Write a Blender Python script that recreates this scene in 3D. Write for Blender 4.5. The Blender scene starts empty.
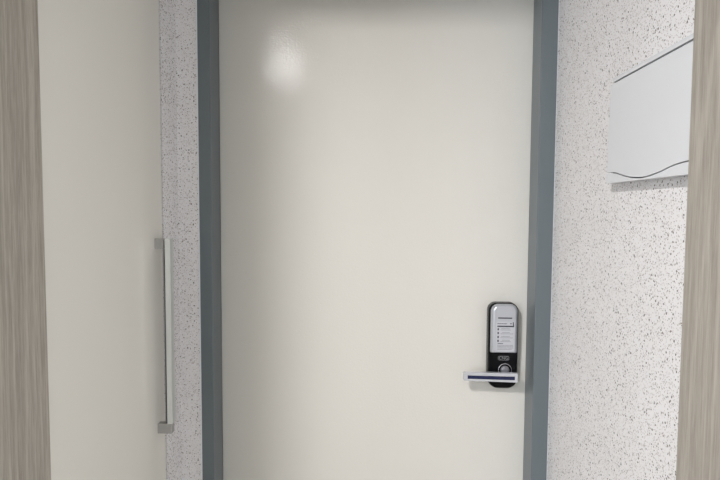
import bpy, bmesh, math
from mathutils import Vector, Matrix

# ------------------------------------------------------------------ camera
S = bpy.context.scene
cam_data = bpy.data.cameras.new('camera')
cam_data.lens = 27.0
cam_data.sensor_width = 36.0
cam_data.clip_start = 0.02
cam = bpy.data.objects.new('camera', cam_data)
S.collection.objects.link(cam)
cam.matrix_world = Matrix(((0.9991, -0.0077, 0.0421, 0.0),
                           (0.0425, 0.0573, -0.9975, 0.0),
                           (0.0053, 0.9983, 0.0575, 1.45),
                           (0, 0, 0, 1)))
S.camera = cam

# ------------------------------------------------------------------ world, lights, exposure
w = bpy.data.worlds.new('world')
w.use_nodes = True
w.node_tree.nodes['Background'].inputs[0].default_value = (0.80, 0.90, 1.0, 1)
w.node_tree.nodes['Background'].inputs[1].default_value = 0.5
S.world = w
S.view_settings.view_transform = 'Standard'
S.view_settings.look = 'None'
S.view_settings.gamma = 1.0
S.view_settings.use_curve_mapping = False
S.view_settings.exposure = -0.07


def area(name, loc, target, sx, sy, power, color):
    d = bpy.data.lights.new(name, 'AREA')
    d.shape = 'RECTANGLE'
    d.size, d.size_y = sx, sy
    d.energy = power
    d.color = color
    o = bpy.data.objects.new(name, d)
    S.collection.objects.link(o)
    o.location = loc
    o.rotation_euler = (Vector(target) - Vector(loc)).to_track_quat('-Z', 'Y').to_euler()
    return o


# ceiling lamp of the room just behind the camera, then added fill lights with no fixture or window behind them
area('ceiling_lamp_light', (-0.718, -0.36, 2.405), (-0.718, -0.18, 0), 0.12, 0.30, 51, (1.0, 0.98, 0.965))
area('cool_fill_light', (-2.55, -2.5, 1.5), (2.0, -1.2, 1.3), 2.0, 1.7, 115, (0.86, 0.92, 1.0))  # added cool fill, mainly for the right wall and bounce
area('back_fill_light', (1.5, -3.3, 1.6), (-0.5, 1.2, 1.4), 1.4, 1.6, 11, (1.0, 0.97, 0.94))  # added weak fill from behind, lifts the left surfaces
area('cabinet_fill_light', (2.1, -0.55, 1.5), (-0.57, 1.2, 1.4), 0.9, 1.4, 20, (0.97, 0.98, 1.0))  # added fill from the right to brighten the left cabinet

# ------------------------------------------------------------------ materials


def new_mat(name, color, rough=0.5, metal=0.0, coat=0.0, spec=0.5):
    m = bpy.data.materials.new(name)
    m.use_nodes = True
    b = m.node_tree.nodes['Principled BSDF']
    b.inputs['Base Color'].default_value = (*color, 1)
    b.inputs['Roughness'].default_value = rough
    b.inputs['Metallic'].default_value = metal
    b.inputs['Coat Weight'].default_value = coat
    b.inputs['Specular IOR Level'].default_value = spec
    return m


def nd(m, t, **kw):
    n = m.node_tree.nodes.new(t)
    for k, v in kw.items():
        if k in n.inputs:
            n.inputs[k].default_value = v
        else:
            setattr(n, k, v)
    return n


def lk(m, a, b):
    m.node_tree.links.new(a, b)


def bump_noise(m, scale, strength, dist=0.001, detail=2.0, mapping=None):
    b = m.node_tree.nodes['Principled BSDF']
    tc = nd(m, 'ShaderNodeTexCoord')
    src = tc.outputs['Object']
    if mapping:
        mp = nd(m, 'ShaderNodeMapping')
        mp.inputs['Scale'].default_value = mapping
        lk(m, src, mp.inputs[0])
        src = mp.outputs[0]
    n = nd(m, 'ShaderNodeTexNoise', Scale=scale, Detail=detail)
    lk(m, src, n.inputs['Vector'])
    bp = nd(m, 'ShaderNodeBump', Strength=strength, Distance=dist)
    lk(m, n.outputs['Fac'], bp.inputs['Height'])
    lk(m, bp.outputs[0], b.inputs['Normal'])
    return bp


def speckle_material():
    """white multicolour stone-effect paint: fine pale grey grain and sparse dark chips"""
    m = new_mat('speckled_paint', (0.8, 0.8, 0.8), 0.6)
    b = m.node_tree.nodes['Principled BSDF']
    tc = nd(m, 'ShaderNodeTexCoord')
    ns = nd(m, 'ShaderNodeTexNoise', Scale=300.0, Detail=2.0)
    lk(m, tc.outputs['Object'], ns.inputs['Vector'])
    sub = nd(m, 'ShaderNodeVectorMath', operation='MULTIPLY_ADD')
    lk(m, ns.outputs['Color'], sub.inputs[0])
    sub.inputs[1].default_value = (0.0030,) * 3
    lk(m, tc.outputs['Object'], sub.inputs[2])
    prev = None
    base = nd(m, 'ShaderNodeMixRGB')
    patch = nd(m, 'ShaderNodeTexNoise', Scale=9.0, Detail=3.0)
    lk(m, tc.outputs['Object'], patch.inputs['Vector'])
    base.inputs[1].default_value = (0.80, 0.78, 0.785, 1)
    base.inputs[2].default_value = (0.89, 0.875, 0.89, 1)
    lk(m, patch.outputs['Fac'], base.inputs[0])
    prev = base.outputs[0]
    # scale, largest radius, lowest random value that makes a chip, colour
    for scale, rad, thr, col, soft in ((400, 0.62, 0.28, (0.52, 0.48, 0.48), 0.2),
                                       (270, 0.52, 0.58, (0.29, 0.225, 0.18), 0.14),
                                       (190, 0.46, 0.80, (0.11, 0.085, 0.075), 0.10),
                                       (120, 0.30, 0.93, (0.075, 0.065, 0.06), 0.06)):
        v = nd(m, 'ShaderNodeTexVoronoi', Scale=float(scale))
        lk(m, sub.outputs[0], v.inputs['Vector'])
        sep = nd(m, 'ShaderNodeSeparateColor')
        lk(m, v.outputs['Color'], sep.inputs[0])
        size = nd(m, 'ShaderNodeMapRange')
        size.inputs['From Min'].default_value = thr
        size.inputs['From Max'].default_value = 1.0
        size.inputs['To Min'].default_value = 0.0
        size.inputs['To Max'].default_value = rad
        lk(m, sep.outputs[0], size.inputs['Value'])
        d = nd(m, 'ShaderNodeMath', operation='SUBTRACT')
        lk(m, size.outputs[0], d.inputs[0])
        lk(m, v.outputs['Distance'], d.inputs[1])
        g = nd(m, 'ShaderNodeMapRange')
        g.inputs['From Min'].default_value = 0.0
        g.inputs['From Max'].default_value = soft
        lk(m, d.outputs[0], g.inputs['Value'])
        mx = nd(m, 'ShaderNodeMixRGB')
        lk(m, g.outputs[0], mx.inputs[0])
        lk(m, prev, mx.inputs[1])
        mx.inputs[2].default_value = (*col, 1)
        prev = mx.outputs[0]
    lk(m, prev, b.inputs['Base Color'])
    n2 = nd(m, 'ShaderNodeTexNoise', Scale=220.0, Detail=3.0)
    lk(m, tc.outputs['Object'], n2.inputs['Vector'])
    bp = nd(m, 'ShaderNodeBump', Strength=0.35, Distance=0.0012)
    lk(m, n2.outputs['Fac'], bp.inputs['Height'])
    lk(m, bp.outputs[0], b.inputs['Normal'])
    return m


def wood_material(name, dark, light, seed):
    """pale greyed ash laminate, vertical grain with long cathedral figures"""
    m = new_mat(name, light, 0.5)
    b = m.node_tree.nodes['Principled BSDF']
    tc = nd(m, 'ShaderNodeTexCoord')
    mp = nd(m, 'ShaderNodeMapping')
    mp.inputs['Location'].default_value = (seed, seed * 2.3, seed * 0.7)
    mp.inputs['Scale'].default_value = (1, 1, 0.045)
    lk(m, tc.outputs['Object'], mp.inputs[0])
    # broad figure: contour lines of a stretched noise
    big = nd(m, 'ShaderNodeTexNoise', Scale=11.0, Detail=1.5, Roughness=0.4)
    lk(m, mp.outputs[0], big.inputs['Vector'])
    mul = nd(m, 'ShaderNodeMath', operation='MULTIPLY')
    mul.inputs[1].default_value = 75.0
    lk(m, big.outputs['Fac'], mul.inputs[0])
    sn = nd(m, 'ShaderNodeMath', operation='SINE')
    lk(m, mul.outputs[0], sn.inputs[0])
    fig = nd(m, 'ShaderNodeMapRange')
    fig.inputs['From Min'].default_value = -1.0
    fig.inputs['From Max'].default_value = 1.0
    lk(m, sn.outputs[0], fig.inputs['Value'])
    pw = nd(m, 'ShaderNodeMath', operation='POWER')
    lk(m, fig.outputs[0], pw.inputs[0])
    pw.inputs[1].default_value = 5.0
    mp2 = nd(m, 'ShaderNodeMapping')
    mp2.inputs['Scale'].default_value = (1, 1, 0.045)
    lk(m, tc.outputs['Object'], mp2.inputs[0])
    fine = nd(m, 'ShaderNodeTexNoise', Scale=230.0, Detail=3.0, Roughness=0.8)
    lk(m, mp2.outputs[0], fine.inputs['Vector'])
    mid = nd(m, 'ShaderNodeTexNoise', Scale=60.0, Detail=3.0)
    lk(m, mp.outputs[0], mid.inputs['Vector'])
    a = nd(m, 'ShaderNodeMath', operation='MULTIPLY_ADD')
    lk(m, pw.outputs[0], a.inputs[0])
    a.inputs[1].default_value = 0.16
    lk(m, fine.outputs['Fac'], a.inputs[2])
    a2 = nd(m, 'ShaderNodeMath', operation='MULTIPLY_ADD')
    lk(m, mid.outputs['Fac'], a2.inputs[0])
    a2.inputs[1].default_value = 0.30
    lk(m, a.outputs[0], a2.inputs[2])
    r = nd(m, 'ShaderNodeMapRange')
    r.inputs['From Min'].default_value = 0.44
    r.inputs['From Max'].default_value = 0.92
    lk(m, a2.outputs[0], r.inputs['Value'])
    mx = nd(m, 'ShaderNodeMixRGB')
    lk(m, r.outputs[0], mx.inputs[0])
    mx.inputs[1].default_value = (*dark, 1)
    mx.inputs[2].default_value = (*light, 1)
    lk(m, mx.outputs[0], b.inputs['Base Color'])
    bp = nd(m, 'ShaderNodeBump', Strength=0.25, Distance=0.0006)
    lk(m, fine.outputs['Fac'], bp.inputs['Height'])
    lk(m, bp.outputs[0], b.inputs['Normal'])
    return m


M_speckle = speckle_material()
M_wood = wood_material('ash_laminate', (0.275, 0.245, 0.21), (0.46, 0.42, 0.37), 3.1)
M_door = new_mat('cream_door_paint', (0.76, 0.738, 0.69), 0.11, spec=0.12)
# orange-peel gloss paint: fine peel plus slow waviness of the steel sheet
_b = bump_noise(M_door, 190.0, 0.7, 0.0005, 1.0)
_tc = nd(M_door, 'ShaderNodeTexCoord')
_n = nd(M_door, 'ShaderNodeTexNoise', Scale=5.0, Detail=2.0)
lk(M_door, _tc.outputs['Object'], _n.inputs['Vector'])
_b2 = nd(M_door, 'ShaderNodeBump', Strength=0.25, Distance=0.006)
lk(M_door, _n.outputs['Fac'], _b2.inputs['Height'])
lk(M_door, _b2.outputs[0], _b.inputs['Normal'])
M_frame = new_mat('blue_grey_frame_paint', (0.142, 0.168, 0.184), 0.32)
bump_noise(M_frame, 40.0, 0.1, 0.0008)
M_cab = new_mat('cream_cabinet_gloss', (0.78, 0.755, 0.70), 0.16, spec=0.3)
M_cabbody = new_mat('cabinet_board', (0.60, 0.58, 0.53), 0.5)
M_alu = new_mat('brushed_aluminium', (0.80, 0.82, 0.82), 0.32, 0.75)
bump_noise(M_alu, 200.0, 0.1, 0.0003, 2.0, (1, 1, 0.02))
M_bracket = new_mat('satin_grey_metal', (0.42, 0.41, 0.40), 0.4, 0.4)
M_white = new_mat('white_wall_paint', (0.82, 0.82, 0.80), 0.6)
M_caulk = new_mat('white_caulk', (0.88, 0.89, 0.92), 0.4)
M_box = new_mat('white_plastic', (0.71, 0.72, 0.75), 0.25)
M_groove = new_mat('shadow_gap_grey', (0.10, 0.105, 0.115), 0.6)  # dark grey standing in for shade inside narrow gaps
M_black = new_mat('gloss_black_plastic', (0.005, 0.005, 0.006), 0.2, spec=0.12)
M_silver = new_mat('silver_painted_plastic', (0.55, 0.56, 0.60), 0.28, 0.45)
M_label = new_mat('pale_grey_sticker', (0.56, 0.565, 0.60), 0.45)
M_ink = new_mat('dark_print', (0.045, 0.045, 0.06), 0.5)
M_inkl = new_mat('grey_print', (0.26, 0.26, 0.29), 0.5)
M_logo = new_mat('grey_logo_print', (0.26, 0.26, 0.27), 0.4)
M_lever = new_mat('silver_lever_metal', (0.70, 0.71, 0.76), 0.25, 0.5)
M_navy = new_mat('navy_inlay', (0.012, 0.016, 0.06), 0.25)
M_dial = new_mat('dark_silver_plastic', (0.22, 0.22, 0.24), 0.35, 0.3)
M_chrome = new_mat('chrome', (0.75, 0.75, 0.77), 0.15, 1.0)
M_floor = new_mat('grey_floor_tile', (0.34, 0.33, 0.31), 0.35)
bump_noise(M_floor, 30.0, 0.1, 0.001)
M_ceiling = new_mat('white_ceiling_paper', (0.85, 0.85, 0.83), 0.8)

# ------------------------------------------------------------------ mesh helpers


def obj(name, bm, mats, parent=None, smooth=False, bevel=0.0, seg=2, sharp=0):
    me = bpy.data.meshes.new(name)
    bmesh.ops.recalc_face_normals(bm, faces=bm.faces)
    bm.to_mesh(me)
    bm.free()
    for m in (mats if isinstance(mats, (list, tuple)) else [mats]):
        me.materials.append(m)
    o = bpy.data.objects.new(name, me)
    S.collection.objects.link(o)
    if smooth:
        for p in me.polygons:
            p.use_smooth = True
    if sharp:
        me.set_sharp_from_angle(angle=math.radians(sharp))
    if bevel > 0:
        md = o.modifiers.new('bevel', 'BEVEL')
        md.width = bevel
        md.segments = seg
        md.limit_method = 'ANGLE'
        md.angle_limit = math.radians(40)
        md.harden_normals = False
    if parent:
        o.parent = parent
    return o


def box(bm, x0, x1, y0, y1, z0, z1, mi=0):
    vs = [bm.verts.new((x, y, z)) for x in (x0, x1) for y in (y0, y1) for z in (z0, z1)]
    for f in ((0, 1, 3, 2), (4, 6, 7, 5), (0, 4, 5, 1), (2, 3, 7, 6), (0, 2, 6, 4), (1, 5, 7, 3)):
        fc = bm.faces.new([vs[i] for i in f])
        fc.material_index = mi
    return vs


def boxes(*bs):
    bm = bmesh.new()
    for b in bs:
        box(bm, *b)
    return bm


def structure(name, bm, mats, label=None, **k):
    o = obj(name, bm, mats, **k)
    o['kind'] = 'structure'
    if label:
        o['label'] = label
    return o


def rrect(x0, x1, z0, z1, rt, rb, n=10):
    """rounded rectangle outline in XZ, radius rt at the top corners and rb at the bottom ones"""
    pts = []
    for cx, cz, r, a0 in ((x1 - rt, z1 - rt, rt, 0), (x0 + rt, z1 - rt, rt, 90),
                          (x0 + rb, z0 + rb, rb, 180), (x1 - rb, z0 + rb, rb, 270)):
        if r < 1e-5:
            pts.append((cx, cz))
            continue
        for i in range(n + 1):
            a = math.radians(a0 + 90 * i / n)
            pts.append((cx + r * math.cos(a), cz + r * math.sin(a)))
    return pts


def plate(bm, layers, mi=0):
    """loft rounded outlines: layers = [(points, y)], back to front, capped"""
    rings = [[bm.verts.new((x, y, z)) for x, z in pts] for pts, y in layers]
    for a, b in zip(rings, rings[1:]):
        n = len(a)
        for i in range(n):
            f = bm.faces.new((a[i], a[(i + 1) % n], b[(i + 1) % n], b[i]))
            f.material_index = mi
    for r in (rings[0], rings[-1]):
        f = bm.faces.new(r)
        f.material_index = mi


def thing(name, label, cat, loc=(0, 0, 0)):
    o = bpy.data.objects.new(name, None)
    o.empty_display_size = 0.05
    S.collection.objects.link(o)
    o.location = loc
    o['label'] = label
    o['category'] = cat
    return o


def keep(child, parent):
    """parent while keeping the place in the world"""
    child.parent = parent
    child.matrix_parent_inverse = Matrix.Translation(-Vector(parent.location))


# ------------------------------------------------------------------ sizes (metres)
YW = 1.50        # room face of the entrance wall and of the door frame
YD = 1.585       # face of the door leaf
XL, XR = -0.576, 0.466          # side walls
XW_L, XW_R = -0.566, 0.441      # wood linings
H = 2.47

# ------------------------------------------------------------------ the setting
structure('floor', boxes((-2.6, 2.2, -3.6, 1.72, -0.05, 0.0)), M_floor)
structure('ceiling', boxes((-2.6, 2.2, -3.6, 1.72, H, H + 0.05)), M_ceiling)
structure('wall_back', boxes((-0.576, -0.515, YW, 1.72, 0, H), (0.465, 0.60, YW, 1.72, 0, H),
                             (-0.515, 0.465, YW, 1.72, 2.15, H)), M_speckle)
structure('wall_left', boxes((-0.98, XL, 1.396, 1.72, 0, H)), M_speckle)
structure('wall_right', boxes((XR, 0.60, 0.66, YW, 0, H)), M_speckle)
# room behind the photographer
structure('wall_front', boxes((-2.6, 2.2, -3.65, -3.6, 0, H)), M_white)
structure('wall_left_room', boxes((-2.65, -2.6, -3.6, 0.35, 0, H), (-2.6, -0.98, 0.30, 0.35, 0, H)), M_white)
structure('wall_right_room', boxes((2.2, 2.25, -3.6, 0.71, 0, H), (0.60, 2.2, 0.66, 0.71, 0, H)), M_white)

# wood linings of the entrance opening
structure('trim_1', boxes((-0.98, XW_L, 0.30, 0.66, 0, H), (-0.98, XW_L, 0.66, 0.80, 0, 2.195), (-0.98, XW_L, 0.80, 0.8800, 0, H)), M_wood,
          'tall greyish brown wood grain panel at the left edge', bevel=0.001)
structure('trim_2', boxes((XW_R, 0.465, 0.66, 0.8065, 0, 2.195)), M_wood,
          'pale grey wood grain panel at the right edge beside the speckled wall', bevel=0.001)

structure('trim_5', boxes((-0.98, XR, 0.66, 0.80, 2.195, H)), M_wood, bevel=0.001)

# steel door frame: face, inner reveal and stop on both sides and across the head
bm = bmesh.new()
LO, LI, RI, RO = -0.515, -0.4805, 0.4215, 0.465
HI, HO = 2.085, 2.15


def frame_profile(bm, pts, z0, z1):
    a = [bm.verts.new((x, y, z0)) for x, y in pts]
    b = [bm.verts.new((x, y, z1)) for x, y in pts]
    n = len(pts)
    for i in range(n):
        bm.faces.new((a[i], a[(i + 1) % n], b[(i + 1) % n], b[i]))
    bm.faces.new(a)
    bm.faces.new(b)


frame_profile(bm, [(LO, YW - 0.004), (LI, YW - 0.004), (LI, YD - 0.002), (LI - 0.004, YD - 0.002), (LI - 0.004, YD + 0.05),
                   (LO, YD + 0.05)], 0, HO)
frame_profile(bm, [(RO, YW - 0.004), (RI, YW - 0.004), (RI, YD - 0.002), (RI + 0.007, YD - 0.002), (RI + 0.007, YD + 0.05),
                   (RO, YD + 0.05)], 0, HO)
box(bm, LI + 0.002, RI - 0.002, YW - 0.004, YD + 0.05, HI, HO)
structure('trim_3', bm, M_frame, 'blue grey painted steel frame around the cream entrance door', bevel=0.0025, seg=3)
# caulk beads where the frame meets the speckled walls
bm = bmesh.new()
for x0, x1 in ((LO - 0.0035, LO), (RO, RO + 0.001)):
    box(bm, x0, x1, YW - 0.003, YW, 0, HO)
structure('trim_4', bm, M_caulk, 'thin white caulk line along the door frame')

# ------------------------------------------------------------------ entrance door with digital lock
door = structure('door_1', boxes((LI - 0.0015, RI + 0.0045, YD, YD + 0.045, 0.008, HI - 0.003)), M_door,
                 'cream painted steel entrance door with a black and silver digital lock', bevel=0.002)

bm = bmesh.new()
X0, X1, Z0, Z1 = 0.3070, 0.3930, 0.9315, 1.1815


def off(d, rt=0.024, rb=0.030):
    return rrect(X0 + d, X1 - d, Z0 + d, Z1 - d, max(rt - d, 0.002), max(rb - d, 0.002))


plate(bm, [(off(0.0), YD), (off(0.0), 1.564), (off(0.0010), 1.5575), (off(0.0040), 1.5520), (off(0.0075), 1.5495)])
lock = obj('digital_lock', bm, M_black, door, smooth=False)
lock['label'] = 'black plastic lock body with silver cover and lever'
for p in lock.data.polygons:
    p.use_smooth = len(p.vertices) == 4

bm = bmesh.new()


def soff(d):
    return rrect(0.3115 + d, 0.3875 - d, 1.040 + d * 0.4, 1.1800 - d, max(0.021 - d, 0.002), 0.003)


plate(bm, [(soff(0), 1.553), (soff(0), 1.5475), (soff(0.002), 1.5425), (soff(0.006), 1.5395), (soff(0.009), 1.5385)])
cover = obj('lock_cover', bm, M_silver, lock)
cover['label'] = 'silver sliding cover'
for p in cover.data.polygons:
    p.use_smooth = len(p.vertices) == 4

YC = 1.5385      # front of the silver cover
bm = bmesh.new()
plate(bm, [(rrect(0.330, 0.3700, 1.1398, 1.1435, 0.001, 0.001, 3), YC + 0.0005),
           (rrect(0.330, 0.3700, 1.1398, 1.1435, 0.001, 0.001, 3), YC - 0.0003)])
obj('indicator_slot', bm, M_ink, lock)

# instruction sticker: paper, heading bar, pictogram squares and rows of tiny print
bm = bmesh.new()
box(bm, 0.3255, 0.3772, YC - 0.0003, YC, 1.0465, 1.1315, 0)


def mark(x0, x1, z0, z1, mi):
    box(bm, x0, x1, YC - 0.00055, YC - 0.0003, z0, z1, mi)


def words(x0, x1, z, h, mi, seed):
    x = x0
    k = seed
    while x < x1 - 0.001:
        k = (k * 37 + 11) % 101
        L = 0.0013 + 0.0022 * (k / 101)
        mark(x, min(x + L, x1), z - h / 2, z + h / 2, mi)
        x += L + 0.0006


words(0.3285, 0.356, 1.1255, 0.0020, 1, 5)
mark(0.3645, 0.3685, 1.1243, 1.1272, 1)
mark(0.3715, 0.3745, 1.1232, 1.1300, 1)
mark(0.3285, 0.3755, 1.1160, 1.1200, 1)
mark(0.3725, 0.3755, 1.1200, 1.1232, 1)
for i, z in enumerate((1.1095, 1.0985, 1.0870, 1.0760)):
    mark(0.3290, 0.3330, z - 0.0031, z + 0.0031, 1)
    words(0.3400 + 0.002 * (i % 2), 0.3640, z + 0.0020, 0.0016, 2, 7 + i)
    words(0.3380, 0.3735 - 0.006 * (i in (0, 3)), z - 0.0020, 0.0016, 2, 23 + i)
words(0.3300, 0.3450, 1.0683, 0.0022, 1, 3)
for i, z in enumerate((1.0632, 1.0594, 1.0556, 1.0518)):
    words(0.3295, 0.3745 - 0.004 * (i == 3), z, 0.0016, 2, 31 + i)
st = obj('instruction_sticker', bm, [M_label, M_ink, M_inkl], lock)
st['label'] = 'pale sticker with rows of small dark print'

# logo between the cover and the keyhole
bm = bmesh.new()
outer = rrect(0.3345, 0.3660, 1.0168, 1.0290, 0.0040, 0.0040, 5)
inner = rrect(0.3352, 0.3653, 1.0175, 1.0283, 0.0034, 0.0034, 5)
ov = [bm.verts.new((x, 1.5490, z)) for x, z in outer]
iv = [bm.verts.new((x, 1.5490, z)) for x, z in inner]
for i in range(len(ov)):
    j = (i + 1) % len(ov)
    bm.faces.new((ov[i], ov[j], iv[j], iv[i]))
ext = bmesh.ops.extrude_face_region(bm, geom=list(bm.faces))
bmesh.ops.translate(bm, vec=(0, 0.0005, 0), verts=[v for v in ext['geom'] if isinstance(v, bmesh.types.BMVert)])
tcu = bpy.data.curves.new('logo_text', 'FONT')
tcu.body = 'CNG'
tcu.size = 0.0125
tcu.extrude = 0.0002
tcu.align_x = 'CENTER'
tcu.align_y = 'CENTER'
tob = bpy.data.objects.new('logo_text', tcu)
S.collection.objects.link(tob)
bpy.context.view_layer.update()
tme = bpy.data.meshes.new_from_object(tob.evaluated_get(bpy.context.evaluated_depsgraph_get()))
tme.transform(Matrix.Translation((0.3502, 1.5490, 1.0229)) @ Matrix.Rotation(math.radians(90), 4, 'X'))
bm.from_mesh(tme)
bpy.data.objects.remove(tob)
bpy.data.meshes.remove(tme)
obj('logo', bm, M_logo, lock)['label'] = 'small grey logo in a rounded outline'


def disc_ring(bm, cx, cz, prof, n=40, mi=0):
    """lathe about the Y axis: prof = [(radius, y)]"""
    rings = []
    for r, y in prof:
        if r < 1e-6:
            rings.append([bm.verts.new((cx, y, cz))])
        else:
            rings.append([bm.verts.new((cx + r * math.cos(2 * math.pi * i / n), y,
                                        cz + r * math.sin(2 * math.pi * i / n))) for i in range(n)])
    for a, b in zip(rings, rings[1:]):
        for i in range(n):
            j = (i + 1) % n
            if len(b) == 1:
                f = bm.faces.new((a[i], a[j], b[0]))
            elif len(a) == 1:
                f = bm.faces.new((a[0], b[j], b[i]))
            else:
                f = bm.faces.new((a[i], a[j], b[j], b[i]))
            f.material_index = mi
            f.smooth = True


KX, KZ = 0.3545, 0.9885
bm = bmesh.new()
disc_ring(bm, KX, KZ, [(0.0200, 1.552), (0.0200, 1.5475), (0.0193, 1.5462), (0.0182, 1.5462), (0.0172, 1.548),
                       (0.0172, 1.552)])
obj('chrome_ring', bm, M_chrome, lock)
bm = bmesh.new()
disc_ring(bm, KX, KZ, [(0.0125, 1.552), (0.0125, 1.5468), (0.0105, 1.5440), (0.006, 1.5428), (0, 1.5425)])
obj('dial', bm, M_dial, lock)

# lever handle: neck, flat bar with a long navy inlay
bm = bmesh.new()
disc_ring(bm, KX, 0.9745, [(0.0105, 1.551), (0.0105, 1.530)], 28)
LX0, LX1, LY0, LY1 = 0.2325, 0.3845, 1.5180, 1.5320
LZ0, LZ1 = 0.9618, 0.9880
v = [bm.verts.new(p) for p in ((LX0, LY0, LZ0 + 0.003), (LX1, LY0, LZ0), (LX1, LY0, LZ1), (LX0, LY0, LZ1),
                               (LX0, LY1, LZ0 + 0.003), (LX1, LY1, LZ0), (LX1, LY1, LZ1), (LX0, LY1, LZ1))]
for f in ((0, 1, 2, 3), (7, 6, 5, 4), (0, 4, 5, 1), (3, 2, 6, 7), (0, 3, 7, 4), (1, 5, 6, 2)):
    bm.faces.new([v[i] for i in f])
z1, z0 = 0.9800, 0.9695
pts = [(0.2435, z0 + 0.0008), (0.3760, z0 - 0.0008), (0.3760, z1 - 0.0008), (0.2435, z1 + 0.0004)]
a = [bm.verts.new((x, LY0 - 0.0006, z)) for x, z in pts]
b = [bm.verts.new((x, LY0 + 0.002, z)) for x, z in pts]
fs = [bm.faces.new(a), bm.faces.new(b)] + [bm.faces.new((a[i], a[(i + 1) % 4], b[(i + 1) % 4], b[i])) for i in range(4)]
for f in fs:
    f.material_index = 1
lv = obj('lever', bm, [M_lever, M_navy], lock, bevel=0.0007)
lv['label'] = 'silver lever handle with a long dark blue inlay'

# ------------------------------------------------------------------ shoe cabinet along the left wall
cab = thing('shoe_cabinet', 'tall cabinet with plain cream gloss door beside the left wood grain panel', 'cabinet', (-0.78, 1.14, 0))
Y0C, Y1C = 0.892, 1.394
bm = boxes((-0.98, -0.598, Y0C, Y0C + 0.018, 0.06, 2.32), (-0.98, -0.598, Y1C - 0.018, Y1C, 0.06, 2.32),
           (-0.98, -0.598, Y0C + 0.018, Y1C - 0.018, 0.06, 0.078),
           (-0.98, -0.598, Y0C + 0.018, Y1C - 0.018, 2.302, 2.32),
           (-0.98, -0.974, Y0C + 0.018, Y1C - 0.018, 0.078, 2.302),
           (-0.974, -0.602, Y0C + 0.018, Y1C - 0.018, 0.80, 0.818),
           (-0.974, -0.602, Y0C + 0.018, Y1C - 0.018, 1.50, 1.518),
           (-0.96, -0.62, Y0C, Y1C, 0.0, 0.06))
keep(obj('body', bm, M_cabbody), cab)
keep(obj('gap_shade_strip', boxes((-0.597, -0.581, 1.3900, 1.3955, 0.06, 2.32)), M_groove), cab)  # added dark strip: shade of the gap between cabinet and wall
cd = obj('door', boxes((-0.596, XL, Y0C + 0.001, 1.3880, 0.075, 2.318)), M_cab, bevel=0.0012)
keep(cd, cab)
# handle: slim flat bar on two square stand-off brackets
YH0, YH1 = 1.338, 1.357
for zb, xe in ((1.3465, -0.5535), (0.8690, -0.5390)):
    hb = obj('handle_bracket', boxes((XL, xe, YH0, YH1, zb, zb + 0.0255)), M_bracket, cd, bevel=0.0010)
    hb['label'] = 'dull grey square bracket'
bm = boxes((-0.5495, -0.5360, YH0 - 0.001, YH1, 0.8950, 1.3720))
box(bm, -0.5550, -0.5495, YH0 + 0.004, YH1, 0.8950, 1.3460, 1)  # dark strip: shade in the gap behind the bar, put in as colour
bar = obj('handle_bar', bm, [M_alu, M_groove], cd)
bar['label'] = 'pale aluminium pull bar'

# ------------------------------------------------------------------ distribution box on the right wall
eb = thing('electrical_box', 'white plastic fuse box cover with a wavy lower seam, mounted high on the speckled wall',
           'electrical box', (XR, 0.95, 1.61))
YF, YN = 1.104, 0.8075      # far and near ends
XF = 0.4445                  # front face


def skin(bm, top, bot, y0, y1, nx=48, nz=10, xback=XR - 0.002, corner=0.003, bulge=0.0045, mi=0):
    """a curved plastic panel on the right wall: far end y0, near end y1, heights top(y), bot(y)"""
    zc = 1.503

    def xf(y, z):
        x = XF + bulge * (max(z - zc, 0.0) / 0.205) ** 2
        e = max(0.0, corner - abs(y0 - y)) / corner
        x += 0.002 * e * e
        return x
    ys = [y0 + (y1 - y0) * t for t in
          ([0, .002, .005, .009, .014] + [.02 + .98 * i / nx for i in range(nx + 1)])]
    fr = [[bm.verts.new((xf(y, bot(y) + (top(y) - bot(y)) * j / nz), y, bot(y) + (top(y) - bot(y)) * j / nz))
           for j in range(nz + 1)] for y in ys]
    bk = [[bm.verts.new((xback, y, bot(y) + (top(y) - bot(y)) * j / nz)) for j in range(nz + 1)] for y in ys]
    n = len(ys)
    for g, flip in ((fr, 0), (bk, 1)):
        for i in range(n - 1):
            for j in range(nz):
                f = bm.faces.new((g[i][j], g[i + 1][j], g[i + 1][j + 1], g[i][j + 1]))
                f.smooth = True
    for i in range(n - 1):
        bm.faces.new((fr[i][0], fr[i + 1][0], bk[i + 1][0], bk[i][0]))
        bm.faces.new((fr[i][nz], fr[i + 1][nz], bk[i + 1][nz], bk[i][nz]))
    for j in range(nz):
        bm.faces.new((fr[0][j], fr[0][j + 1], bk[0][j + 1], bk[0][j]))
        bm.faces.new((fr[-1][j], fr[-1][j + 1], bk[-1][j + 1], bk[-1][j]))


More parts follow.
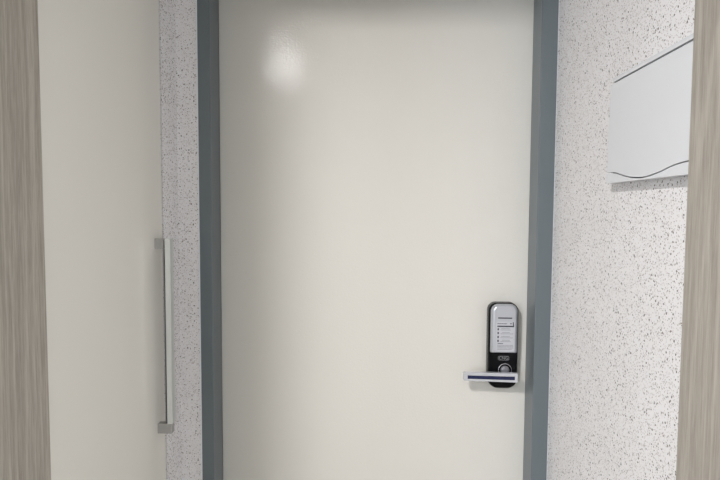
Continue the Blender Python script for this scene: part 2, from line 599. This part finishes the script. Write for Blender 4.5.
def interp(table):
    def f(y):
        if y >= table[0][0]:
            return table[0][1]
        if y <= table[-1][0]:
            return table[-1][1]
        for k in range(len(table) - 1):
            (ya, za), (yb, zb) = table[k], table[k + 1]
            if yb <= y <= ya:
                t = (y - ya) / (yb - ya)
                # Catmull-Rom for a smooth wave
                zm = table[max(k - 1, 0)][1]
                zn = table[min(k + 2, len(table) - 1)][1]
                return 0.5 * (2 * za + (zb - zm) * t + (2 * zm - 5 * za + 4 * zb - zn) * t * t
                              + (3 * za - zm - 3 * zb + zn) * t ** 3)
    return f


wave = interp([(1.100, 1.5237), (1.062, 1.5215), (1.022, 1.5135), (0.986, 1.5083), (0.9454, 1.5068),
               (0.8958, 1.5119), (0.8515, 1.5196), (0.8080, 1.5225)])
GZ = 1.6985
g = 0.0011
bm = bmesh.new()
skin(bm, lambda y: wave(y) - g, lambda y: 1.5030, YF, YN, nz=3)
keep(obj('lower_strip', bm, M_box, sharp=50), eb)
bm = bmesh.new()
skin(bm, lambda y: GZ - 0.0018, lambda y: wave(y) + g, YF, YN)
cv = obj('cover', bm, M_box, sharp=50)
keep(cv, eb)
cv['label'] = 'plain white hinged cover'
bm = bmesh.new()
skin(bm, lambda y: 1.7080, lambda y: GZ + 0.0018, YF - 0.006, YN, nz=3)
keep(obj('top_strip', bm, M_box, sharp=50), eb)
bm = boxes((0.4540, XR, YN, YF - 0.008, 1.5040, 1.7065))
keep(obj('housing', bm, M_groove), eb)
# small embossed mark near the bottom of the cover
bm = bmesh.new()
n = 24
ctr = (XF + 0.0007, 0.966, 1.5285)
ring = [bm.verts.new((ctr[0] + 0.0004, ctr[1] + 0.010 * math.cos(2 * math.pi * i / n),
                      ctr[2] + 0.0022 * math.sin(2 * math.pi * i / n))) for i in range(n)]
ring2 = [bm.verts.new((ctr[0] - 0.0002, ctr[1] + 0.009 * math.cos(2 * math.pi * i / n),
                       ctr[2] + 0.0018 * math.sin(2 * math.pi * i / n))) for i in range(n)]
for i in range(n):
    bm.faces.new((ring[i], ring[(i + 1) % n], ring2[(i + 1) % n], ring2[i]))
bm.faces.new(ring2)
o = obj('embossed_mark', bm, M_caulk, cv)
